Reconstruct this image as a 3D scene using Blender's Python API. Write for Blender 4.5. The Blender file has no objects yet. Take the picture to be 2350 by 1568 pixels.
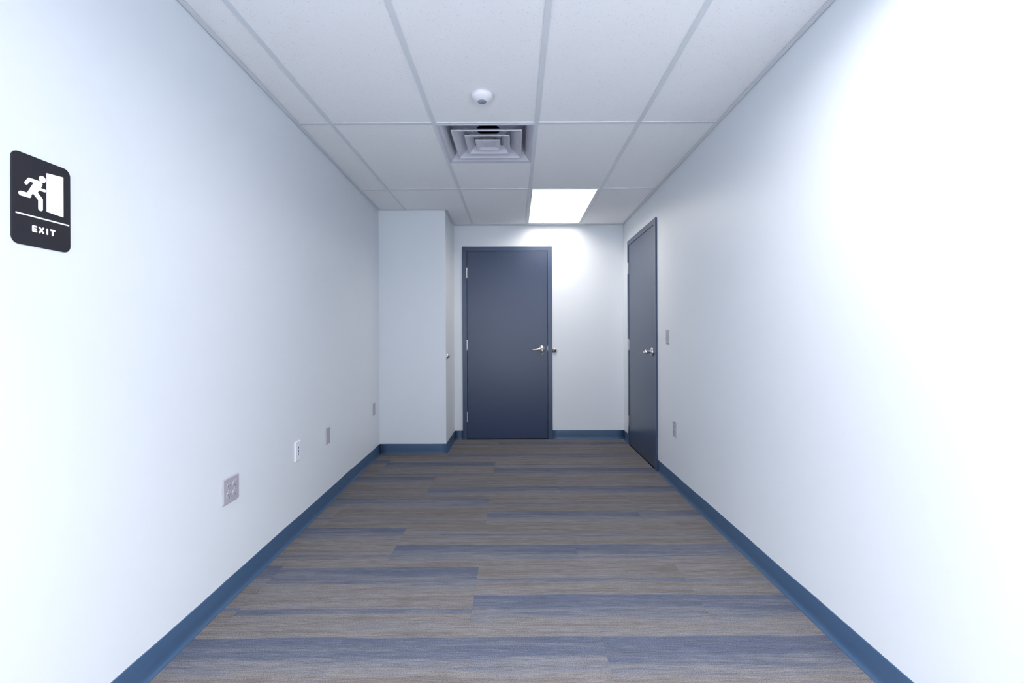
import bpy, bmesh, math, random
from mathutils import Vector, Matrix
random.seed(4)
PI = math.pi
S = bpy.context.scene
COL = S.collection

# ------------------------------------------------------------------ camera
HC = 1.1669                      # lens height
cam_d = bpy.data.cameras.new('camera'); cam = bpy.data.objects.new('camera', cam_d); COL.objects.link(cam)
cam_d.sensor_fit = 'HORIZONTAL'; cam_d.sensor_width = 36.0
cam_d.lens = 36.0*1055.4/2350.0
cam_d.shift_x = -7.04/2350.0; cam_d.shift_y = -10.32/2350.0
cam_d.clip_start = 0.02
cam.matrix_world = Matrix.Translation((0, 0, HC)) @ Matrix.Rotation(PI/2, 4, 'X') @ Matrix.Rotation(-0.0045, 4, 'Z')
S.camera = cam
# ------------------------------------------------------------------ world, exposure
w = bpy.data.worlds.new('world'); S.world = w; w.use_nodes = True
w.node_tree.nodes['Background'].inputs[0].default_value = (0.75, 0.85, 1, 1)
w.node_tree.nodes['Background'].inputs[1].default_value = 0.0
S.view_settings.view_transform = 'Standard'; S.view_settings.look = 'None'
S.view_settings.gamma = 1.0; S.view_settings.use_curve_mapping = False
S.view_settings.exposure = 0.02
FAR_COL, REAR_COL, SKY_COL = (1.0, .93, .85), (1.0, .985, .985), (.84, .92, 1.0)
# lit ceiling panels: (x cell, y cell) -> (lamp watts, beam width in degrees); the rearmost pair is added, unseen fill
PANELS = {(2, 6): (15.5, 158), (2, 3): (36, 165), (2, 1): (132, 135), (0, 1): (132, 135)}
SKY_W = 2.0; UPLIGHT_W = 6.0      # daylight through the added rear opening; brighter from below to lift the ceiling
wt = w.node_tree; wtc = wt.nodes.new('ShaderNodeTexCoord'); wsp = wt.nodes.new('ShaderNodeSeparateXYZ'); wr = wt.nodes.new('ShaderNodeMapRange')
wt.links.new(wtc.outputs['Generated'], wsp.inputs[0]); wt.links.new(wsp.outputs[2], wr.inputs['Value'])
wr.inputs['From Min'].default_value = -.02; wr.inputs['From Max'].default_value = .02
wr.inputs['To Min'].default_value = UPLIGHT_W; wr.inputs['To Max'].default_value = SKY_W
wt.nodes['Background'].inputs[0].default_value = (*SKY_COL, 1)
wt.links.new(wr.outputs[0], wt.nodes['Background'].inputs[1])

# ------------------------------------------------------------------ room numbers (metres)
H = 2.4384
L0, L1, R0, R1, D = -1.2084, -.0331, 1.2094, .0053, 5.246
Dc, CX = 4.6035, -.6933
YB = -2.4                        # wall behind the lens
GX = [.1333-.6096*2, .1333-.6096, .1333, .1333+.6096]
GY = [2.7389 + 1.2192*k for k in range(-5, 3)]
def LX(y): return L0 + L1*y
def RX(y): return R0 + R1*y
ANG_L = math.atan2(1, L1); ANG_R = math.atan2(-1, -R1)

# ------------------------------------------------------------------ node helpers
class NT:
    def __init__(s, name, rough=.5, metal=0, spec=.5):
        s.m = bpy.data.materials.new(name); s.m.use_nodes = True
        s.t = s.m.node_tree; s.b = s.t.nodes['Principled BSDF']
        s.b.inputs['Roughness'].default_value = rough; s.b.inputs['Metallic'].default_value = metal
        s.b.inputs['Specular IOR Level'].default_value = spec
    def n(s, typ, **kw):
        o = s.t.nodes.new(typ)
        for k, v in kw.items(): setattr(o, k, v)
        return o
    def link(s, a, b): s.t.links.new(a, b)
    def setin(s, sock, v):
        if hasattr(v, 'is_output'): s.link(v, sock)
        else: sock.default_value = v
    def math(s, op, a, b=None, c=None, clamp=False):
        o = s.n('ShaderNodeMath', operation=op); o.use_clamp = clamp
        s.setin(o.inputs[0], a)
        if b is not None: s.setin(o.inputs[1], b)
        if c is not None: s.setin(o.inputs[2], c)
        return o.outputs[0]
    def coord(s, scale=(1, 1, 1)):
        tc = s.n('ShaderNodeTexCoord'); mp = s.n('ShaderNodeMapping'); mp.inputs['Scale'].default_value = scale
        s.link(tc.outputs['Object'], mp.inputs[0]); return mp.outputs[0]
    def comb(s, x, y, z):
        o = s.n('ShaderNodeCombineXYZ')
        for i, v in enumerate((x, y, z)): s.setin(o.inputs[i], v)
        return o.outputs[0]
    def noise(s, vec, scale=1, detail=2, rough=.5, w=None):
        o = s.n('ShaderNodeTexNoise')
        if w is not None:
            o.noise_dimensions = '4D'; s.setin(o.inputs['W'], w)
        s.link(vec, o.inputs['Vector']); o.inputs['Scale'].default_value = scale
        o.inputs['Detail'].default_value = detail; o.inputs['Roughness'].default_value = rough
        return o.outputs['Fac']
    def ramp(s, fac, stops, interp='LINEAR'):
        o = s.n('ShaderNodeValToRGB'); cr = o.color_ramp; cr.interpolation = interp
        while len(cr.elements) < len(stops): cr.elements.new(.5)
        for e, (p, c) in zip(cr.elements, stops):
            e.position = p; e.color = (c, c, c, 1) if isinstance(c, (int, float)) else (*c, 1)
        s.link(fac, o.inputs[0]); return o.outputs[0]
    def mix(s, fac, a, b, mode='MIX'):
        o = s.n('ShaderNodeMix', data_type='RGBA', blend_type=mode)
        s.setin(o.inputs[0], fac)
        for i, v in ((6, a), (7, b)):
            if hasattr(v, 'is_output'): s.link(v, o.inputs[i])
            else: o.inputs[i].default_value = (*v, 1)
        return o.outputs[2]
    def bump(s, h, strength, dist):
        o = s.n('ShaderNodeBump'); o.inputs['Strength'].default_value = strength; o.inputs['Distance'].default_value = dist
        s.link(h, o.inputs['Height']); s.link(o.outputs[0], s.b.inputs['Normal'])
    def base(s, v):
        if hasattr(v, 'is_output'): s.link(v, s.b.inputs['Base Color'])
        else: s.b.inputs['Base Color'].default_value = (*v, 1)
        return s.m

def paint(name, col, rough, spec=.5, var=.03, bumpd=.0004, bscale=90):
    t = NT(name, rough, 0, spec); v = t.coord()
    n = t.noise(v, 3, 3)
    c = t.mix(n, tuple(x*(1-var) for x in col), tuple(min(1, x*(1+var)) for x in col))
    t.bump(t.noise(v, bscale, 3), .25, bumpd)
    return t.base(c)

M = {}
M['wall'] = paint('wall_paint', (.708, .75, .803), .42, .4, .012, .0008, 160)
M['blue'] = paint('door_paint', (.019, .037, .090), .46, .25, .03, .0003, 240)
M['frame'] = paint('frame_paint', (.031, .058, .122), .46, .25, .03, .0003, 240)
for k_ in ('blue', 'frame'):
    M[k_].node_tree.nodes['Principled BSDF'].inputs['Coat Weight'].default_value = .7
    M[k_].node_tree.nodes['Principled BSDF'].inputs['Coat Roughness'].default_value = .30
M['cove'] = paint('vinyl_cove', (.044, .090, .172), .42, .45, .06, .0006, 30)
M['grid'] = paint('grid_metal', (.70, .735, .775), .45, .4, .01, .0002)
M['white'] = paint('white_plastic', (.80, .81, .86), .35, .5, .01, .0002)
M['plate'] = paint('grey_plastic', (.40, .385, .44), .4, .5, .01, .0002)
M['plate_lt'] = paint('grey_socket_plastic', (.42, .405, .46), .3, .5, .01, .0002)
M['dark'] = paint('dark_slot', (.03, .03, .035), .6, .3, .01, .0002)
M['recess_shade'] = paint('recess_shade_black', (.006, .006, .01), .9, .1, .01, .0002)  # near-black standing in for the shade inside gaps and the duct neck
M['usb_blue'] = paint('usb_blue', (.02, .03, .30), .4, .5, .01, .0002)
M['duct'] = paint('diffuser_enamel', (.58, .585, .665), .4, .5, .01, .0002)
M['sign'] = paint('sign_black', (.016, .016, .023), .55, .3, .04, .0003, 400)
M['sign_white'] = paint('sign_white', (.93, .93, .94), .5, .4, .01, .0002)
M['rubber'] = paint('rubber', (.03, .022, .02), .6, .4, .01, .0002)
M['lens'] = paint('sensor_lens', (.24, .27, .33), .25, .5, .02, .0003, 600)
t = NT('satin_chrome', .28, 1.0); M['chrome'] = t.base(t.mix(t.noise(t.coord(), 60, 2), (.70, .70, .72), (.80, .80, .82)))
t = NT('satin_nickel', .36, 1.0); M['steel'] = t.base(t.mix(t.noise(t.coord(), 80, 2), (.42, .41, .42), (.55, .54, .55)))
t = NT('brass', .35, 1.0); M['brass'] = t.base(t.mix(t.noise(t.coord(), 60, 2), (.50, .46, .36), (.6, .56, .46)))

def emissive(name, col, k):
    t = NT(name, .5); t.base((.8, .8, .8))
    t.b.inputs['Emission Color'].default_value = (*col, 1); t.b.inputs['Emission Strength'].default_value = k
    return t.m
GLOW = 1.3
M['panel_far'] = emissive('lit_panel', FAR_COL, GLOW*1.5)
M['panel_rear'] = emissive('lit_panel_rear', REAR_COL, GLOW)

# ceiling tile: white mineral board with scattered pin holes
t = NT('ceiling_tile', .9, 0, .2); v = t.coord()
vo = t.n('ShaderNodeTexVoronoi', feature='F1'); t.link(v, vo.inputs['Vector']); vo.inputs['Scale'].default_value = 165
cellr = t.n('ShaderNodeSeparateColor'); t.link(vo.outputs['Color'], cellr.inputs[0])
siz = t.math('MULTIPLY', t.math('POWER', cellr.outputs[0], 1.6), .33)
hole = t.math('LESS_THAN', vo.outputs['Distance'], siz)
fine = t.noise(v, 480, 2)
hole2 = t.math('MULTIPLY', hole, t.math('GREATER_THAN', cellr.outputs[1], .30))
c = t.mix(fine, (.88, .885, .905), (.94, .945, .96))
c = t.mix(t.math('MULTIPLY', hole2, .5), c, (.50, .53, .58))
t.bump(t.math('SUBTRACT', fine, t.math('MULTIPLY', hole2, 1.5)), .3, .001)
M['tile'] = t.base(c)

# carpet tiles 1.0 x 0.5 m laid in half bond, threads running across the corridor
t = NT('carpet', .95, 0, .1)
tc = t.n('ShaderNodeTexCoord'); sp = t.n('ShaderNodeSeparateXYZ'); t.link(tc.outputs['Object'], sp.inputs[0])
X, Y = sp.outputs[0], sp.outputs[1]
row = t.math('FLOOR', t.math('DIVIDE', t.math('ADD', Y, -2.862), .502))       # 0: 2.862..3.364
par = t.math('MODULO', t.math('ADD', row, 40), 2)                              # 0 even rows seam -.19, odd rows seam -.67
off = t.math('SUBTRACT', -.19, t.math('MULTIPLY', par, .48))
cxn = t.math('FLOOR', t.math('SUBTRACT', X, off))
vrow = t.math('SUBTRACT', Y, t.math('ADD', 2.862, t.math('MULTIPLY', row, .502)))   # 0..0.502 from near edge
down = t.math('SUBTRACT', .502, vrow)                                           # distance from far edge
wn = t.n('ShaderNodeTexWhiteNoise', noise_dimensions='2D'); t.link(t.comb(cxn, row, 0), wn.inputs['Vector'])
rnd = wn.outputs['Value']
right = t.math('GREATER_THAN', cxn, -.5)
nearrow = t.math('LESS_THAN', row, -2.5)
jit = t.math('MULTIPLY', t.math('SUBTRACT', rnd, .5), .10)
ph = t.math('MULTIPLY', right, .285)
ph = t.math('ADD', ph, t.math('MULTIPLY', t.math('SUBTRACT', 1, right), t.math('ADD', .04, jit)))
ph = t.math('ADD', t.math('MULTIPLY', ph, t.math('SUBTRACT', 1, nearrow)), t.math('MULTIPLY', nearrow, .075))
warp = t.math('MULTIPLY', t.math('SUBTRACT', t.noise(t.comb(X, t.math('MULTIPLY', Y, .5), 0), 2.2, 2, .5, rnd), .5), .03)
tt = t.math('FRACT', t.math('DIVIDE', t.math('ADD', t.math('SUBTRACT', down, ph), t.math('ADD', warp, 1.004)), .502))
blue = t.ramp(tt, [(0, .95), (.17, .80), (.26, .55), (.36, .32), (.42, .12), (.62, .08), (.69, .12), (.71, .70), (.77, .62), (.79, .12), (.98, .08), (1, .9)])
tid = t.math('ADD', t.math('MULTIPLY', rnd, 37), t.math('MULTIPLY', row, 3))
n1 = t.noise(t.comb(t.math('MULTIPLY', X, 1.6), t.math('MULTIPLY', Y, 30), 0), 1, 4, .65, tid)
n2 = t.noise(t.comb(t.math('MULTIPLY', X, 5), t.math('MULTIPLY', Y, 90), 3), 1, 3, .65, tid)
n3 = t.noise(t.comb(t.math('MULTIPLY', X, 3.5), t.math('MULTIPLY', Y, 55), 7), 1, 2, .5, tid)
n0 = t.noise(t.comb(t.math('MULTIPLY', X, .9), t.math('MULTIPLY', Y, 7), 1), 1, 2, .5, tid)
amp = t.math('ADD', .62, t.math('MULTIPLY', n0, .78))
fac = t.math('ADD', t.math('ADD', t.math('ADD', t.math('MULTIPLY', blue, amp), t.math('MULTIPLY', t.math('SUBTRACT', t.math('FRACT', t.math('MULTIPLY', rnd, 7.3)), .5), .22)), t.math('MULTIPLY', nearrow, .16)), t.math('MULTIPLY', t.math('SUBTRACT', n1, .5), 1.9))
fac = t.math('ADD', fac, t.math('MULTIPLY', t.math('SUBTRACT', n2, .5), 1.1), clamp=True)
col = t.ramp(fac, [(0, (.128, .119, .117)), (.25, (.158, .149, .154)), (.45, (.138, .138, .157)), (.7, (.108, .117, .148)), (1, (.080, .092, .132))])
lum = t.math('ADD', t.math('MULTIPLY', t.math('SUBTRACT', n3, .5), .42), 1.0)
line = t.noise(t.comb(t.math('MULTIPLY', X, 13), t.math('MULTIPLY', Y, 430), 5), 1, 2, .6)
lum = t.math('ADD', lum, t.math('MULTIPLY', t.math('SUBTRACT', line, .5), 1.25))
grain = t.noise(t.comb(X, Y, 0), 330, 3, .8)
lum = t.math('ADD', lum, t.math('MULTIPLY', t.math('SUBTRACT', grain, .5), 3.6))
thr = t.noise(t.comb(t.math('MULTIPLY', X, 7), t.math('MULTIPLY', Y, 260), 11), 1, 1, .5)
lum = t.math('ADD', lum, t.math('MULTIPLY', t.math('GREATER_THAN', thr, .735), .35))
# narrow seam between tiles
fx = t.math('FRACT', t.math('SUBTRACT', X, off))
seam = t.math('MAXIMUM', t.math('LESS_THAN', fx, .0022), t.math('LESS_THAN', vrow, .0022))
lum = t.math('MULTIPLY', lum, t.math('SUBTRACT', 1, t.math('MULTIPLY', seam, .10)))
lc = t.n('ShaderNodeCombineColor')
for i in range(3): t.link(lum, lc.inputs[i])
t.bump(t.math('ADD', grain, t.math('MULTIPLY', line, .6)), .5, .002)
M['carpet'] = t.base(t.mix(1.0, col, lc.outputs[0], 'MULTIPLY'))

# ------------------------------------------------------------------ mesh helpers
class MB:
    def __init__(s): s.bm = bmesh.new(); s.mats = []
    def mi(s, m):
        if m not in s.mats: s.mats.append(m)
        return s.mats.index(m)
    def poly(s, pts, m):
        f = s.bm.faces.new([s.bm.verts.new(p) for p in pts]); f.material_index = s.mi(m); return f
    def box(s, a, b, m, bev=0):
        x0, y0, z0 = a; x1, y1, z1 = b
        v = [s.bm.verts.new(p) for p in ((x0,y0,z0),(x1,y0,z0),(x1,y1,z0),(x0,y1,z0),(x0,y0,z1),(x1,y0,z1),(x1,y1,z1),(x0,y1,z1))]
        fs = []
        for q in ((0,3,2,1),(4,5,6,7),(0,1,5,4),(1,2,6,5),(2,3,7,6),(3,0,4,7)):
            f = s.bm.faces.new([v[i] for i in q]); f.material_index = s.mi(m); fs.append(f)
        if bev:
            es = {e for f in fs for e in f.edges}
            r = bmesh.ops.bevel(s.bm, geom=list(es), offset=bev, segments=2, affect='EDGES', profile=.5)
            for f in r['faces']: f.material_index = s.mi(m)
    def prism(s, pts, z0, z1, m):
        """polygon pts (x,y) extruded in z"""
        lo = [s.bm.verts.new((x, y, z0)) for x, y in pts]; hi = [s.bm.verts.new((x, y, z1)) for x, y in pts]
        n = len(pts); k = s.mi(m)
        for f in [s.bm.faces.new(lo[::-1]), s.bm.faces.new(hi)] + [s.bm.faces.new((lo[i], lo[(i+1) % n], hi[(i+1) % n], hi[i])) for i in range(n)]: f.material_index = k
    def plate(s, pts, y0, y1, m, inset=0):
        """outline pts (x,z) facing -y, front at y1 (smaller y), inset shrinks the front about the centroid"""
        n = len(pts); cx = sum(p[0] for p in pts)/n; cz = sum(p[1] for p in pts)/n; k = s.mi(m)
        def sh(p):
            if not inset: return p
            hx = max(abs(q[0]-cx) for q in pts); hz = max(abs(q[1]-cz) for q in pts)
            return (cx+(p[0]-cx)*(1-inset/hx), cz+(p[1]-cz)*(1-inset/hz))
        a = [s.bm.verts.new((p[0], y0, p[1])) for p in pts]; b = [s.bm.verts.new((sh(p)[0], y1, sh(p)[1])) for p in pts]
        for f in [s.bm.faces.new(a[::-1]), s.bm.faces.new(b)] + [s.bm.faces.new((a[i], a[(i+1) % n], b[(i+1) % n], b[i])) for i in range(n)]: f.material_index = k
    def lathe(s, prof, m, M4=Matrix.Identity(4), seg=32, smooth=True):
        """prof: list of (r, h) turned about local z, then placed with M4"""
        rings = []; k = s.mi(m)
        for r, h in prof:
            if r < 1e-6: rings.append([s.bm.verts.new(M4 @ Vector((0, 0, h)))])
            else: rings.append([s.bm.verts.new(M4 @ Vector((r*math.cos(2*PI*i/seg), r*math.sin(2*PI*i/seg), h))) for i in range(seg)])
        for A, B in zip(rings, rings[1:]):
            for i in range(seg):
                j = (i+1) % seg
                q = [A[i % len(A)], A[j % len(A)], B[j % len(B)], B[i % len(B)]]
                u = []
                for x in q:
                    if x not in u: u.append(x)
                if len(u) > 2:
                    f = s.bm.faces.new(u); f.material_index = k; f.smooth = smooth
    def sweep(s, path, secs, m):
        """path: points; secs: list of (half width along 'up', half depth along side); rectangular rounded bar"""
        k = s.mi(m); rings = []
        for i, p in enumerate(path):
            p = Vector(p); d = (Vector(path[min(i+1, len(path)-1)])-Vector(path[max(i-1, 0)])).normalized()
            up = Vector((0, 0, 1)); sd = d.cross(up).normalized(); up = sd.cross(d).normalized()
            hw, hd = secs[i]; ring = []
            for j in range(12):
                a = 2*PI*j/12; ca, sa = math.cos(a), math.sin(a)
                q = (abs(ca)**4+abs(sa)**4)**-.25
                ring.append(s.bm.verts.new(p + up*(hw*sa*q) + sd*(hd*ca*q)))
            rings.append(ring)
        for A, B in zip(rings, rings[1:]):
            for i in range(12):
                f = s.bm.faces.new((A[i], A[(i+1) % 12], B[(i+1) % 12], B[i])); f.material_index = k; f.smooth = True
        for r in (rings[0][::-1], rings[-1]):
            f = s.bm.faces.new(r); f.material_index = k
    def build(s, name, parent=None, loc=(0, 0, 0), rz=0, recalc=True):
        if recalc: bmesh.ops.recalc_face_normals(s.bm, faces=s.bm.faces)
        me = bpy.data.meshes.new(name); s.bm.to_mesh(me); s.bm.free()
        for m in s.mats: me.materials.append(M[m])
        o = bpy.data.objects.new(name, me); COL.objects.link(o); o.location = loc; o.rotation_euler = (0, 0, rz)
        if parent: o.parent = parent
        return o
def tag(o, label=None, cat=None, group=None, kind=None):
    if label: o['label'] = label
    if cat: o['category'] = cat
    if group: o['group'] = group
    if kind: o['kind'] = kind
    return o
def empty(name, loc, rz=0):
    o = bpy.data.objects.new(name, None); COL.objects.link(o); o.location = loc; o.rotation_euler = (0, 0, rz); o.empty_display_size = .05
    return o
def struct(o): o['kind'] = 'structure'; return o
def copy_tree(o, parent=None):
    c = o.copy(); COL.objects.link(c); c.parent = parent
    for ch in [q for q in bpy.data.objects if q.parent == o]: copy_tree(ch, c)
    return c
def rrect(cx, cz, w_, h_, r, n=8):
    pts = []
    for (sx, sz, a0) in ((1, 1, 0), (-1, 1, 90), (-1, -1, 180), (1, -1, 270)):
        for i in range(n+1):
            a = math.radians(a0+90*i/n); pts.append((cx+sx*(w_/2-r)+r*math.cos(a), cz+sz*(h_/2-r)+r*math.sin(a)))
    return pts
def capsule(p, q, r, n=8, r2=None):
    r2 = r if r2 is None else r2
    a = math.atan2(q[1]-p[1], q[0]-p[0])
    pts = [(q[0]+r2*math.cos(a-PI/2+PI*i/n), q[1]+r2*math.sin(a-PI/2+PI*i/n)) for i in range(n+1)]
    return pts + [(p[0]+r*math.cos(a+PI/2+PI*i/n), p[1]+r*math.sin(a+PI/2+PI*i/n)) for i in range(n+1)]
def circle(c, r, n=24): return [(c[0]+r*math.cos(2*PI*i/n), c[1]+r*math.sin(2*PI*i/n)) for i in range(n)]
OUT = Matrix.Rotation(PI/2, 4, 'X')     # turns a lathe's +z into -y (out of the wall)
def at(x, y, z): return Matrix.Translation((x, y, z)) @ OUT

# ------------------------------------------------------------------ the room shell
T = .12
WT = H + .05
m = MB(); m.poly([(LX(YB)-.1, YB-.1, 0), (RX(YB)+.1, YB-.1, 0), (RX(D)+.1, D+.1, 0), (LX(D)-.1, D+.1, 0)], 'carpet')
fl = struct(m.build('floor', recalc=False))
# left wall
m = MB(); m.prism([(LX(YB), YB), (LX(Dc+.1), Dc+.1), (LX(Dc+.1)-T, Dc+.1), (LX(YB)-T, YB)], 0, WT, 'wall'); struct(m.build('wall_left'))
# the boxed-out column in the far left corner
m = MB(); m.prism([(LX(Dc), Dc), (CX-.002, Dc), (CX, Dc+.002), (CX, D), (LX(Dc), D)], 0, H, 'wall'); struct(m.build('wall_column'))
# far wall with the door opening.  leaf 0.914 wide
LW, LH, GAP, FW, UC = .914, 2.134, .003, .051, .010
DX = -.5442                      # left edge of the far leaf
FT = .085                        # frame throat depth behind the wall face
ow = GAP+FW
m = MB()
xa, xb = DX-ow+.004, DX+LW+ow-.004; zt = UC+LH+ow-.004
m.box((CX, D, 0), (xa, D+T, WT), 'wall'); m.box((xb, D, 0), (RX(D)+.05, D+T, WT), 'wall'); m.box((xa, D, zt), (xb, D+T, WT), 'wall')
m.box((xa, D+T-.02, 0), (xb, D+T, zt), 'recess_shade'); struct(m.build('wall_back'))
# right wall with its door opening, built in wall-local coordinates (x towards the lens, y into the wall)
RN = 3.9745+.051+.003; RF = RN+LW                       # leaf from depth RN to RF
def rloc(y): return (D-y)*math.hypot(1, R1)
m = MB()
a0, a1 = rloc(RF)-ow+.004, rloc(RN)+ow-.004
m.box((-.02, 0, 0), (a0, T, WT), 'wall'); m.box((a1, 0, 0), (rloc(YB), T, WT), 'wall'); m.box((a0, 0, zt), (a1, T, WT), 'wall')
m.box((a0, T-.02, 0), (a1, T, zt), 'recess_shade')
wr = struct(m.build('wall_right', loc=(RX(D), D, 0), rz=ANG_R))
wx0, wx1, wz0, wz1 = LX(YB)+.12, RX(YB)-.12, .02, 2.15       # unseen opening behind the lens, added to let fill daylight in
m = MB(); m.box((LX(YB)-T, YB-T, 0), (wx0, YB, WT), 'wall'); m.box((wx1, YB-T, 0), (RX(YB)+T, YB, WT), 'wall'); m.box((wx0, YB-T, wz1), (wx1, YB, WT), 'wall'); m.box((wx0, YB-T, 0), (wx1, YB, wz0), 'wall'); struct(m.build('wall_rear'))
wi = struct(empty('fill_opening_1', ((wx0+wx1)/2, YB-T/2, wz0))); hw_, hh_ = (wx1-wx0)/2, wz1-wz0
m = MB()
for a, b in (((-hw_, 0), (-hw_+.05, hh_)), ((hw_-.05, 0), (hw_, hh_)), ((-hw_+.05, 0), (hw_-.05, .10)), ((-hw_+.05, hh_-.05), (hw_-.05, hh_)), ((-.025, .10), (.025, hh_-.05))):
    m.box((a[0], -.03, a[1]), (b[0], .03, b[1]), 'steel')
m.build('fill_opening_frame', wi)

# ceiling: tiles cell by cell, with openings for the lights, the diffuser
xs = ['L'] + GX + ['R']; ys = [YB] + [g for g in GY if g > YB+.1] + [D]
GYc = [g for g in GY if g > YB+.1]
def X_(k, y): return LX(y) if k == 'L' else RX(y) if k == 'R' else k
ZT = H + .004; TW = .024
m = MB(); LIGHT_CELLS = []
DIFF = (GX[1], GX[2], 2.7389, 2.7389+.6096)
for i in range(len(xs)-1):
    for j in range(len(ys)-1):
        y0, y1 = ys[j], ys[j+1]
        key = (i-1, j-1+len(GY)-len(GYc))
        if key in PANELS:
            LIGHT_CELLS.append((xs[i], xs[i+1], y0, y1, PANELS[key])); continue
        if i == 2 and abs(y0-2.7389) < .01: y0 = 2.7389+.6096
        m.poly([(X_(xs[i], y0), y0, ZT), (X_(xs[i], y1), y1, ZT), (X_(xs[i+1], y1), y1, ZT), (X_(xs[i+1], y0), y0, ZT)], 'tile')
ceil = struct(m.build('ceiling', recalc=False))
m = MB()
for g in GX: m.box((g-TW/2, YB, H), (g+TW/2, D-.001, H+.03), 'grid')
for g in GYc:
    e = xs
    for i in range(len(xs)-1):
        x0 = X_(xs[i], g)+(TW/2 if i else .002); x1 = X_(xs[i+1], g)-(TW/2 if i < len(xs)-2 else .002)
        m.box((x0, g-TW/2, H+.0005), (x1, g+TW/2, H+.03), 'grid')
g = 2.7389+.6096; m.box((GX[1]+TW/2, g-TW/2, H+.0005), (GX[2]-TW/2, g+TW/2, H+.03), 'grid')
m.build('ceiling_grid', ceil)
# wall angle, held a hair off the paint so a dark line shows
def angle(n, pts, nrm):
    (ax, ay), (bx, by) = pts; nx, ny = nrm; g0, g1 = .003, .024
    mm = MB(); mm.prism([(ax+nx*g0, ay+ny*g0), (bx+nx*g0, by+ny*g0), (bx+nx*g1, by+ny*g1), (ax+nx*g1, ay+ny*g1)], H-.0012, H+.0012, 'grid')
    struct(mm.build('trim_%d' % n))
angle(1, [(LX(YB), YB), (LX(Dc)+.0, Dc-.003)], (1, 0))
angle(2, [(LX(Dc)+.024, Dc), (CX+.024, Dc)], (0, -1))
angle(3, [(CX, Dc-.003), (CX, D-.003)], (1, 0))
angle(4, [(CX+.024, D), (RX(D)-.024, D)], (0, -1))
angle(5, [(RX(D), D-.003), (RX(YB), YB)], (-1, 0))

# vinyl cove base: 4 in high, toe flaring onto the carpet
def cove(name, length, loc, rz, wav=.0012, x0=0):
    prof = [(0, .1016), (-.0025, .1016), (-.0033, .099), (-.0033, .030), (-.0042, .016), (-.0075, .007), (-.0135, .0015), (-.0140, 0), (0, 0)]
    mm = MB(); k = mm.mi('cove'); n = max(2, int(length/.07)); rings = []
    for i in range(n+1):
        x = x0+length*i/n
        dz = wav*(math.sin(x*5.3+1)+.6*math.sin(x*11.7)+.4*math.sin(x*23)) if 0 < i < n else 0
        rings.append([mm.bm.verts.new((x, p[0], p[1]+(dz if p[1] > .05 else 0))) for p in prof])
    for A, B in zip(rings, rings[1:]):
        for q in range(len(prof)-1):
            f = mm.bm.faces.new((A[q], B[q], B[q+1], A[q+1])); f.material_index = k; f.smooth = True
    mm.bm.faces.new(rings[0]); mm.bm.faces.new(rings[-1][::-1])
    return struct(mm.build(name, loc=loc, rz=rz))
cove('baseboard_left', (Dc-YB)*math.hypot(1, L1), (LX(YB), YB, 0), ANG_L)
cove('baseboard_column', CX-LX(Dc)+.003, (LX(Dc), Dc, 0), 0, .0006)
cove('baseboard_alcove', D-Dc+.003, (CX, Dc-.003, 0), PI/2, .0004)
cove('baseboard_back_left', DX-ow-CX, (CX, D, 0), 0, .0002)
cove('baseboard_back', RX(D)-(DX+LW+ow), (DX+LW+ow, D, 0), 0, .0006)
cove('baseboard_right_far', rloc(RF)-ow, (RX(D), D, 0), ANG_R, .0002)
cove('baseboard_right', rloc(YB)-rloc(RN)-ow, (RX(D), D, 0), ANG_R, .0012, x0=rloc(RN)+ow)

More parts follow.
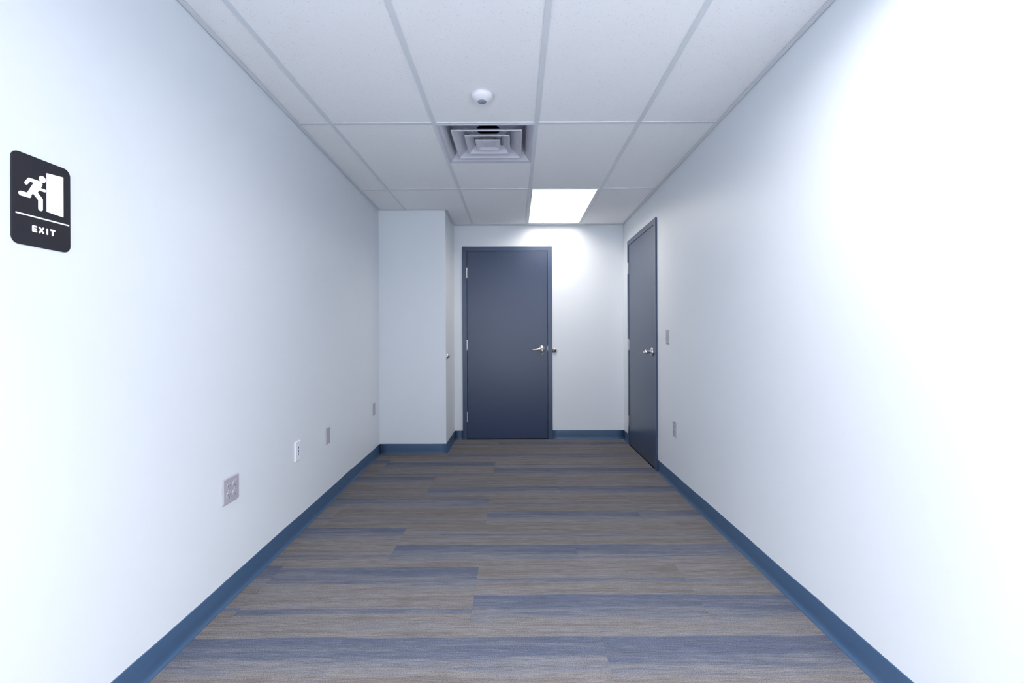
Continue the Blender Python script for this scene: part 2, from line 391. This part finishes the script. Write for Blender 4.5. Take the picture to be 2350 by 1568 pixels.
# ------------------------------------------------------------------ the two doors
PR = .015                        # frame stands proud of the wall
def make_door(name, loc, rz):
    """origin at the leaf's hinge corner on the wall face; x along the wall, -y into the room"""
    root = struct(empty(name, loc, rz))
    m = MB()
    zt = UC+LH+GAP
    for x0, x1 in ((-GAP-FW, -GAP), (LW+GAP, LW+GAP+FW)):
        m.box((x0, -PR, 0), (x1, FT, zt+FW), 'frame', .0015)
    m.box((-GAP-.001, -PR+.0004, zt), (LW+GAP+.001, FT, zt+FW-.0004), 'frame', .0015)
    for x0, x1, z0, z1 in ((-GAP, .014, 0, zt), (LW-.014, LW+GAP, 0, zt), (-GAP, LW+GAP, zt-.016, zt)):
        m.box((x0, .036, z0), (x1, FT, z1), 'recess_shade')  # stops coloured near-black so the gap round the leaf reads as shaded
    m.build('door_frame', root)
    m = MB(); m.box((0, -PR+.005, UC), (LW, .034, UC+LH), 'blue', .0012)
    leaf = m.build('door_leaf', root)
    for z in (.257, 1.080, 1.899):
        m = MB(); hh = .0572
        y = -PR-.0045
        for k in range(5):                                  # barrel of five knuckles
            z0 = z-hh+k*2*hh/5
            m.lathe([(0, z0+.0006), (.0064, z0+.0006), (.0066, z0+.0014), (.0066, z0+2*hh/5-.0014), (.0064, z0+2*hh/5-.0006), (0, z0+2*hh/5-.0006)],
                    'chrome', Matrix.Translation((-GAP/2, y, 0)), 16)
        for s_ in (-1, 1):
            m.lathe([(0, z+s_*(hh+.003)), (.004, z+s_*(hh+.002)), (.0055, z+s_*hh), (0, z+s_*hh)], 'chrome', Matrix.Translation((-GAP/2, y, 0)), 16)
        m.box((-GAP+.0002, y, z-hh), (-GAP/2-.0004, .03, z+hh), 'chrome'); m.box((-GAP/2+.0004, y, z-hh), (-.0002, .03, z+hh), 'chrome')
        h = m.build('hinge', root); h['label'] = 'satin chrome five-knuckle hinge'
    # lever set
    ly = -PR+.005; lx, lz = LW-.066, 1.030
    m = MB(); m.lathe([(0, 0), (.0365, 0), (.0365, .004), (.0345, .0085), (.027, .0115), (.0175, .0125), (.0165, .017), (0, .017)], 'chrome', at(lx, ly, lz), 40)
    lev = m.build('lever_handle', root); lev['label'] = 'chrome lever set on a round rose'
    m = MB(); m.lathe([(.0145, .012), (.0145, .040), (.0175, .046), (.0180, .062), (.0160, .066), (.0085, .0665), (.0085, .0655), (0, .0655)], 'chrome', at(lx, ly, lz), 28)
    m.build('hub', lev)
    m = MB(); yb = ly-.055
    m.sweep([(lx-.004, yb, lz), (lx-.03, yb-.002, lz-.001), (lx-.065, yb-.001, lz-.004), (lx-.095, yb+.003, lz-.007), (lx-.108, yb+.010, lz-.008), (lx-.112, yb+.024, lz-.0085), (lx-.112, yb+.034, lz-.0085)],
            [(.0135, .009), (.012, .0075), (.0105, .0065), (.0100, .006), (.0098, .006), (.0096, .005), (.0085, .004)], 'chrome')
    m.build('lever', lev)
    m = MB(); m.lathe([(0, .0655), (.0062, .0655), (.0062, .0675), (0, .0677)], 'brass', at(lx, ly, lz), 20); m.box((lx-.0008, ly-.0683, lz-.0035), (lx+.0008, ly-.067, lz+.0035), 'dark')
    m.build('key_cylinder', lev)
    m = MB(); m.box((LW+.0006, -PR+.004, lz-.020), (LW+GAP+.0002, -PR+.012, lz+.034), 'steel')
    m.box((LW-.001, -PR+.0047, lz-.010), (LW+GAP-.0008, .02, lz+.010), 'steel'); m.build('strike_plate', root)
    m = MB(); m.box((.002, -PR+.003, .0015), (LW-.002, -PR+.0055, UC+.001), 'recess_shade'); m.build('under_door_shade', root)  # near-black strip over the undercut, standing for the shade beneath the leaf
    return root
door1 = make_door('door_1', (DX, D, 0), 0)
vR = Vector((R1, 1)).normalized()
p = Vector((RX(D), D)) - vR*rloc(RF)
door2 = make_door('door_2', (p.x, p.y, 0), ANG_R)
# key left in the far door's lock
kx, ky, kz = DX+LW-.066, D-PR+.005-.0675, 1.030
m = MB(); m.box((kx-.0009, ky-.014, kz-.0035), (kx+.0009, ky, kz+.0035), 'chrome', .0003)
for k in range(16):                                          # split ring
    a, b = 2*PI*k/16, 2*PI*(k+1)/16; rr = .013; cz = kz-.015
    m.sweep([(kx+rr*.25*math.sin(a), ky-.012, cz+rr*math.cos(a)), (kx+rr*.25*math.sin(b), ky-.012, cz+rr*math.cos(b))], [(.0009, .0009)]*2, 'chrome')
m.box((kx-.001, ky-.014, kz-.060), (kx+.001, ky-.004, kz-.027), 'brass', .0004)
m.lathe([(0, 0), (.011, 0), (.011, .002), (0, .002)], 'brass', Matrix.Translation((kx-.001, ky-.009, kz-.033)) @ Matrix.Rotation(PI/2, 4, 'Y'), 16)
tag(m.build('key'), 'small brass key on a ring hanging from the lock of the far door', 'key')

# ------------------------------------------------------------------ wall fixtures (local: x along wall, -y into the room)
def on_left(y): return (LX(y), y, 0), ANG_L
def on_right(y): return (RX(y), y, 0), ANG_R
def wallplate(mb, cx, cz, w_, h_, mat, d=.006):
    o = rrect(cx, cz, w_, h_, .003, 3)
    mb.plate(o, 0, -.002, mat); mb.plate(o, -.002, -d, mat, .004)
def socket_part(parent, cx, cz, yf=-.006):
    m = MB(); pts = []
    for i in range(28):
        a = 2*PI*i/28; pts.append((cx+max(-.0172, min(.0172, .0172*math.cos(a)*1.0)), cz+max(-.0125, min(.0140, .0172*math.sin(a)))))
    m.plate(pts, yf+.001, yf-.0022, 'plate_lt', .0010)
    f = yf-.0023
    for sx, hh in ((-.0064, .0045), (.0064, .0037)): m.box((cx+sx-.0011, f, cz+.002-hh), (cx+sx+.0011, f+.002, cz+.002+hh), 'dark')
    m.plate(circle((cx, cz-.0078), .0024, 10), f+.002, f, 'dark')
    return m.build('socket', parent)
def screw(mb, x, z, yf, mat='plate_lt'):
    mb.lathe([(.0035, -.001), (.0033, .0006), (.0022, .0012), (0, .0012)], mat, at(x, yf, z), 12)
# two duplex receptacles on a double plate
(lc_, rz) = on_left(2.0562); q = empty('electrical_outlet', (lc_[0], lc_[1], .492), rz)
tag(q, 'wide grey double outlet plate with four sockets low on left wall', 'outlet')
m = MB(); wallplate(m, 0, 0, .122, .1145, 'plate', .0065); screw(m, -.023, 0, -.0065); screw(m, .023, 0, -.0065); m.build('face_plate', q)
for sx in (-.023, .023):
    for sz in (-.0195, .0195): socket_part(q, sx, sz, -.0065)
# data plate
(lc_, rz) = on_left(2.7345); q = empty('usb_wall_plate', (lc_[0], lc_[1], .4945), rz)
tag(q, 'white wall plate with two blue ports low on the left wall', 'wall plate')
m = MB(); wallplate(m, 0, 0, .075, .118, 'white', .0065); m.build('face_plate', q)
for z, c_ in ((.021, 'usb_blue'), (.000, 'usb_blue'), (-.020, 'plate')):
    m = MB(); m.plate(rrect(0, z, .0150, .0165, .001, 2), -.006, -.0080, 'white')
    m.plate(rrect(0, z, .0105, .0135, .0006, 2), -.0078, -.0084, c_)
    if c_ == 'plate': m.plate(rrect(0, z+.002, .006, .006, .0006, 2), -.0083, -.0088, 'dark')
    else: m.plate(rrect(-.001, z, .003, .010, .0003, 2), -.0083, -.0088, 'dark')
    o = m.build('port', q)
    o['label'] = 'blue port' if c_ == 'usb_blue' else 'small grey port'
# blank plates
(lc_, rz) = on_left(3.2175); m = MB(); wallplate(m, 0, 0, .072, .1165, 'plate')
b1 = m.build('blank_wall_plate', loc=(lc_[0], lc_[1], .483), rz=rz)
tag(b1, 'blank grey wall plate low on left wall, just beyond the white port plate', 'wall plate', 'blank grey plates on the left wall')
b2 = b1.copy(); COL.objects.link(b2); (lc_, rz) = on_left(4.3935); b2.location = (lc_[0], lc_[1], .484)
tag(b2, 'blank grey wall plate low on left wall, nearest the corner column', 'wall plate')
# toggle switch and duplex outlet on the right wall
(lc_, rz) = on_right(3.699); q = empty('light_switch', (lc_[0], lc_[1], 1.1615), rz)
tag(q, 'grey toggle light switch on right wall beside the side door', 'light switch')
m = MB(); wallplate(m, 0, 0, .072, .1165, 'plate'); screw(m, 0, .030, -.006); screw(m, 0, -.030, -.006)
m.plate(rrect(0, 0, .011, .025, .0006, 2), -.0058, -.0068, 'plate_lt'); m.build('face_plate', q)
m = MB(); m.bm.faces.ensure_lookup_table()
m.sweep([(0, -.005, .001), (0, -.014, -.005), (0, -.019, -.0085)], [(.0050, .0045), (.0042, .0040), (.0035, .0036)], 'plate_lt'); m.build('toggle', q)
(lc_, rz) = on_right(3.539); q = empty('electrical_outlet', (lc_[0], lc_[1], .4555), rz)
tag(q, 'narrow grey duplex outlet low on the right wall', 'outlet')
m = MB(); wallplate(m, 0, 0, .072, .118, 'plate'); screw(m, 0, 0, -.006); m.build('face_plate', q)
for sz in (-.0195, .0195): socket_part(q, 0, sz)
# wall bumpers
def bumper(loc, rz, label):
    q = empty('door_stop', loc, rz); tag(q, label, 'door stop', 'round wall door stops')
    m = MB(); m.lathe([(0, 0), (.0275, 0), (.0285, .002), (.0280, .006), (.0240, .013), (.0185, .017), (.0165, .021), (.0150, .0215), (.0140, .018), (0, .018)], 'chrome', at(0, 0, 0), 36); m.build('cup', q)
    m = MB(); m.lathe([(.0140, .017), (.0140, .0235), (.0120, .0262), (.0060, .0270), (0, .0272)], 'rubber', at(0, 0, 0), 28); m.build('rubber_bumper', q)
bumper((.4530, D, 1.0092), 0, 'round chrome door stop with dark bumper right of the far door')
bumper((CX, 4.665, .975), PI/2, 'round chrome door stop on the side of corner column')

# ------------------------------------------------------------------ exit sign
(lc_, rz) = on_left(1.2146); SY, SZ = 1.2146, 1.5236
sg = empty('exit_sign', (lc_[0], lc_[1], SZ), rz)
tag(sg, 'black exit sign with white running figure on the left wall', 'sign')
def sl(p): return (p[0]-SY, p[1]-SZ)
m = MB(); m.plate(rrect(0, 0, .1565, .2325, .019, 10), 0, -.0026, 'sign'); m.plate(rrect(0, 0, .1565, .2325, .019, 10), -.0026, -.0031, 'sign', .0005); m.build('sign_panel', sg)
F0, F1 = -.0030, -.0038
m = MB()
def P(pts, k=0): m.plate([sl(p) for p in pts], F0, F1-k*.00004, 'sign_white')
P(circle((1.2131, 1.5882), .0090), 0)
P([(1.1790, 1.5812), (1.1769, 1.5795), (1.1800, 1.5717), (1.1900, 1.5715), (1.1736, 1.5412), (1.1775, 1.5300), (1.1800, 1.5300), (1.1881, 1.5441), (1.1955, 1.5400), (1.2002, 1.5496), (1.2060, 1.5585), (1.2118, 1.5693), (1.2132, 1.5745), (1.2120, 1.5790), (1.2080, 1.5812)], 1)
P(capsule((1.1795, 1.5772), (1.1712, 1.5652), .0042), 2)
P(capsule((1.2060, 1.5603), (1.2185, 1.5600), .0038), 3)
P(capsule((1.1585, 1.5352), (1.1780, 1.5352), .0060), 4)
P([(1.1881, 1.5441), (1.2002, 1.5496), (1.2137, 1.5362), (1.2137, 1.5310), (1.2019, 1.5305)], 5)
P(capsule((1.2078, 1.5330), (1.2078, 1.5092), .0059), 6)
m.build('running_figure', sg)
m = MB(); P([(1.2240, 1.6080), (1.2246, 1.6090), (1.2705, 1.6136), (1.2712, 1.6130), (1.2712, 1.5035), (1.2700, 1.5027), (1.2246, 1.5060), (1.2240, 1.5068)][::-1]); m.build('door_symbol', sg)
m = MB(); P(capsule((1.1468, 1.4842), (1.2862, 1.4842), .0019)); m.build('divider_line', sg)
zt_, zb_, r = 1.4594, 1.4468, .0023
zm = (zt_+zb_)/2
def letter(name, strokes):
    global m
    m = MB()
    for k, (a, b) in enumerate(strokes): P(capsule(a, b, r), k)
    m.build(name, sg)
letter('letter_e', [((1.1882, zt_), (1.1882, zb_)), ((1.1882, zt_), (1.1964, zt_)), ((1.1882, zm), (1.1954, zm)), ((1.1882, zb_), (1.1964, zb_))])
letter('letter_x', [((1.2052, zt_), (1.2150, zb_)), ((1.2150, zt_), (1.2052, zb_))])
letter('letter_i', [((1.2257, zt_), (1.2257, zb_))])
letter('letter_t', [((1.2404, zt_), (1.2404, zb_)), ((1.2352, zt_), (1.2456, zt_))])
m = MB()
for k, dots in enumerate(((1, 5), (1, 3, 4, 6), (2, 4), (2, 3, 4, 5))):
    for d_ in dots:
        x = 1.1955+k*.0092+(.0030 if d_ > 3 else 0)-SY; z = 1.4365-((d_-1) % 3)*.0030-SZ
        m.lathe([(.0010, .0028), (.0009, .0036), (.0004, .0039), (0, .0040)], 'sign', at(x, 0, z), 10)
m.build('braille', sg)

# ------------------------------------------------------------------ ceiling things
# occupancy sensor
q = empty('motion_sensor', (-.168, 2.42, H+.004)); tag(q, 'white round dome motion sensor on ceiling in front of the vent', 'sensor')
DN = Matrix.Rotation(PI, 4, 'X')
m = MB(); m.lathe([(0, 0), (.0545, 0), (.0565, .002), (.0570, .010), (.0555, .016), (.0500, .022), (.0330, .0335), (.0265, .0365), (.0235, .0370), (.0225, .0355), (0, .0355)], 'white', DN, 48); m.build('housing', q)
m = MB(); m.lathe([(.0222, .0350), (.0215, .0385), (.0160, .0415), (.0080, .0430), (0, .0433)], 'lens', DN, 36); m.build('sensor_lens', q)

# square supply diffuser
dcx, dcy = (DIFF[0]+DIFF[1])/2, (DIFF[2]+DIFF[3])/2
q = empty('air_vent', (dcx, dcy, H)); tag(q, 'square louvred air vent of nested frames set in ceiling', 'vent')
def sqring(mb, prof, mat, r=.0):
    """prof: list of (half side, z); square rings joined; rounded by a small corner chamfer r"""
    k = mb.mi(mat); rings = []
    for h, z in prof:
        pts = []
        c_ = min(r, h*.3)
        for sx, sy in ((1, 1), (-1, 1), (-1, -1), (1, -1)):
            for i in range(4):
                a0 = {(1, 1): 0, (-1, 1): 90, (-1, -1): 180, (1, -1): 270}[(sx, sy)]; a = math.radians(a0+30*i)
                pts.append((sx*(h-c_)+c_*math.cos(a), sy*(h-c_)+c_*math.sin(a), z))
        rings.append([mb.bm.verts.new(p_) for p_ in pts])
    for A, B in zip(rings, rings[1:]):
        n = len(A)
        for i in range(n):
            f = mb.bm.faces.new((A[i], A[(i+1) % n], B[(i+1) % n], B[i])); f.material_index = k
    return rings
m = MB(); sqring(m, [(.2975, .004), (.2975, -.001), (.2905, -.0025), (.2800, .000), (.2500, .030), (.2420, .050), (.2380, .105)], 'duct', .003); 
# pan above with the round neck
k = m.mi('duct'); n = 32; hs = .238; zc = .105; rn = .076
circ = [m.bm.verts.new((rn*math.cos(2*PI*i/n), rn*math.sin(2*PI*i/n), zc)) for i in range(n)]
sq = []
for i in range(n):
    a = 2*PI*i/n; s_ = hs/max(abs(math.cos(a)), abs(math.sin(a))); sq.append(m.bm.verts.new((s_*math.cos(a), s_*math.sin(a), zc)))
for i in range(n): m.bm.faces.new((circ[i], circ[(i+1) % n], sq[(i+1) % n], sq[i])).material_index = k
m.lathe([(rn, zc-.006), (rn, zc+.10)], 'recess_shade', seg=32); m.lathe([(rn, zc+.10), (0, zc+.10)], 'recess_shade', seg=32)
m.build('vent_frame', q, recalc=False)
for h0, h1 in ((.2200, .148), (.1430, .088), (.0800, .062)):
    if h0 > .1:
        m = MB(); dz = .042 if h0 > .2 else .036
        sqring(m, [(h0-.0015, .0035), (h0, .000), (h0-.003, -.0035), (h0-.007, -.0030), (h0-.014, .006), ((h0+h1)/2, .022), (h1+.004, dz-.004), (h1, dz)], 'duct', .006)
        o = m.build('louvre', q, recalc=False)
        md = o.modifiers.new('thickness', 'SOLIDIFY'); md.thickness = .0012; md.offset = 0
    else:
        m = MB(); R_ = sqring(m, [(h0-.001, .003), (h0, .000), (h0-.003, -.0035), (h0-.008, -.002), (.050, .010), (.046, .010), (.030, .004)], 'duct', .003)
        m.bm.faces.new(R_[-1]).material_index = 0
        m.lathe([(.004, 0), (.003, -.0015), (0, -.0015)], 'plate', Matrix.Translation((0, -.055, .0085)), 10)
        o = m.build('centre_panel', q, recalc=False); md = o.modifiers.new('thickness', 'SOLIDIFY'); md.thickness = .0012; md.offset = 0
for k in range(4):                                         # diagonal hanger arms
    m = MB(); a = PI/4+k*PI/2; c_, s_ = math.cos(a), math.sin(a)
    pts = [(.06, .022), (.11, .026), (.16, .044), (.22, .050), (.30, .066)]
    m.sweep([(r_*c_, r_*s_, z) for r_, z in pts], [(.0015, .016)]*5, 'duct'); m.build('support_arm', q)

# ceiling light panels
def make_light(cell, label, group, far):
    x0, x1, y0, y1, (watt, beam) = cell
    q = empty('ceiling_light', ((x0+x1)/2, (y0+y1)/2, H)); tag(q, label, 'ceiling light', group)
    hx, hy = (x1-x0)/2-.0005, (y1-y0)/2-.0005
    m = MB()
    for a, b in (((-hx, -hy), (hx, -hy+.022)), ((-hx, hy-.022), (hx, hy)), ((-hx, -hy+.022), (-hx+.024, hy-.022)), ((hx-.024, -hy+.022), (hx, hy-.022))):
        m.box((a[0], a[1], .004), (b[0], b[1], .014), 'grid')
    m.build('light_frame', q)
    m = MB(); m.box((-hx+.020, -hy+.020, .0055), (hx-.020, hy-.020, .012), 'panel_far' if far else 'panel_rear'); m.build('light_diffuser', q)
    ld = bpy.data.lights.new('lamp', 'AREA'); ld.shape = 'RECTANGLE'; ld.size = 2*hx-.05; ld.size_y = 2*hy-.05
    ld.energy = watt; ld.color = FAR_COL if far else REAR_COL; ld.spread = math.radians(beam)
    lo = bpy.data.objects.new('lamp', ld); COL.objects.link(lo); lo.parent = q; lo.location = (0, 0, .003)
    return q
for c_ in LIGHT_CELLS:
    far = c_[2] > 3
    if far: lab = 'bright rectangular ceiling light panel above the far door'
    else: lab = 'rectangular ceiling light panel overhead %s, on the %s side' % ({1: 'far behind the viewpoint, added for fill light', 2: 'behind the viewpoint', 3: 'just over the viewpoint'}[round((c_[2]-GY[0])/1.2192)], 'right' if c_[0] > 0 else 'left')
    make_light(c_, lab, 'flat ceiling light panels', far)
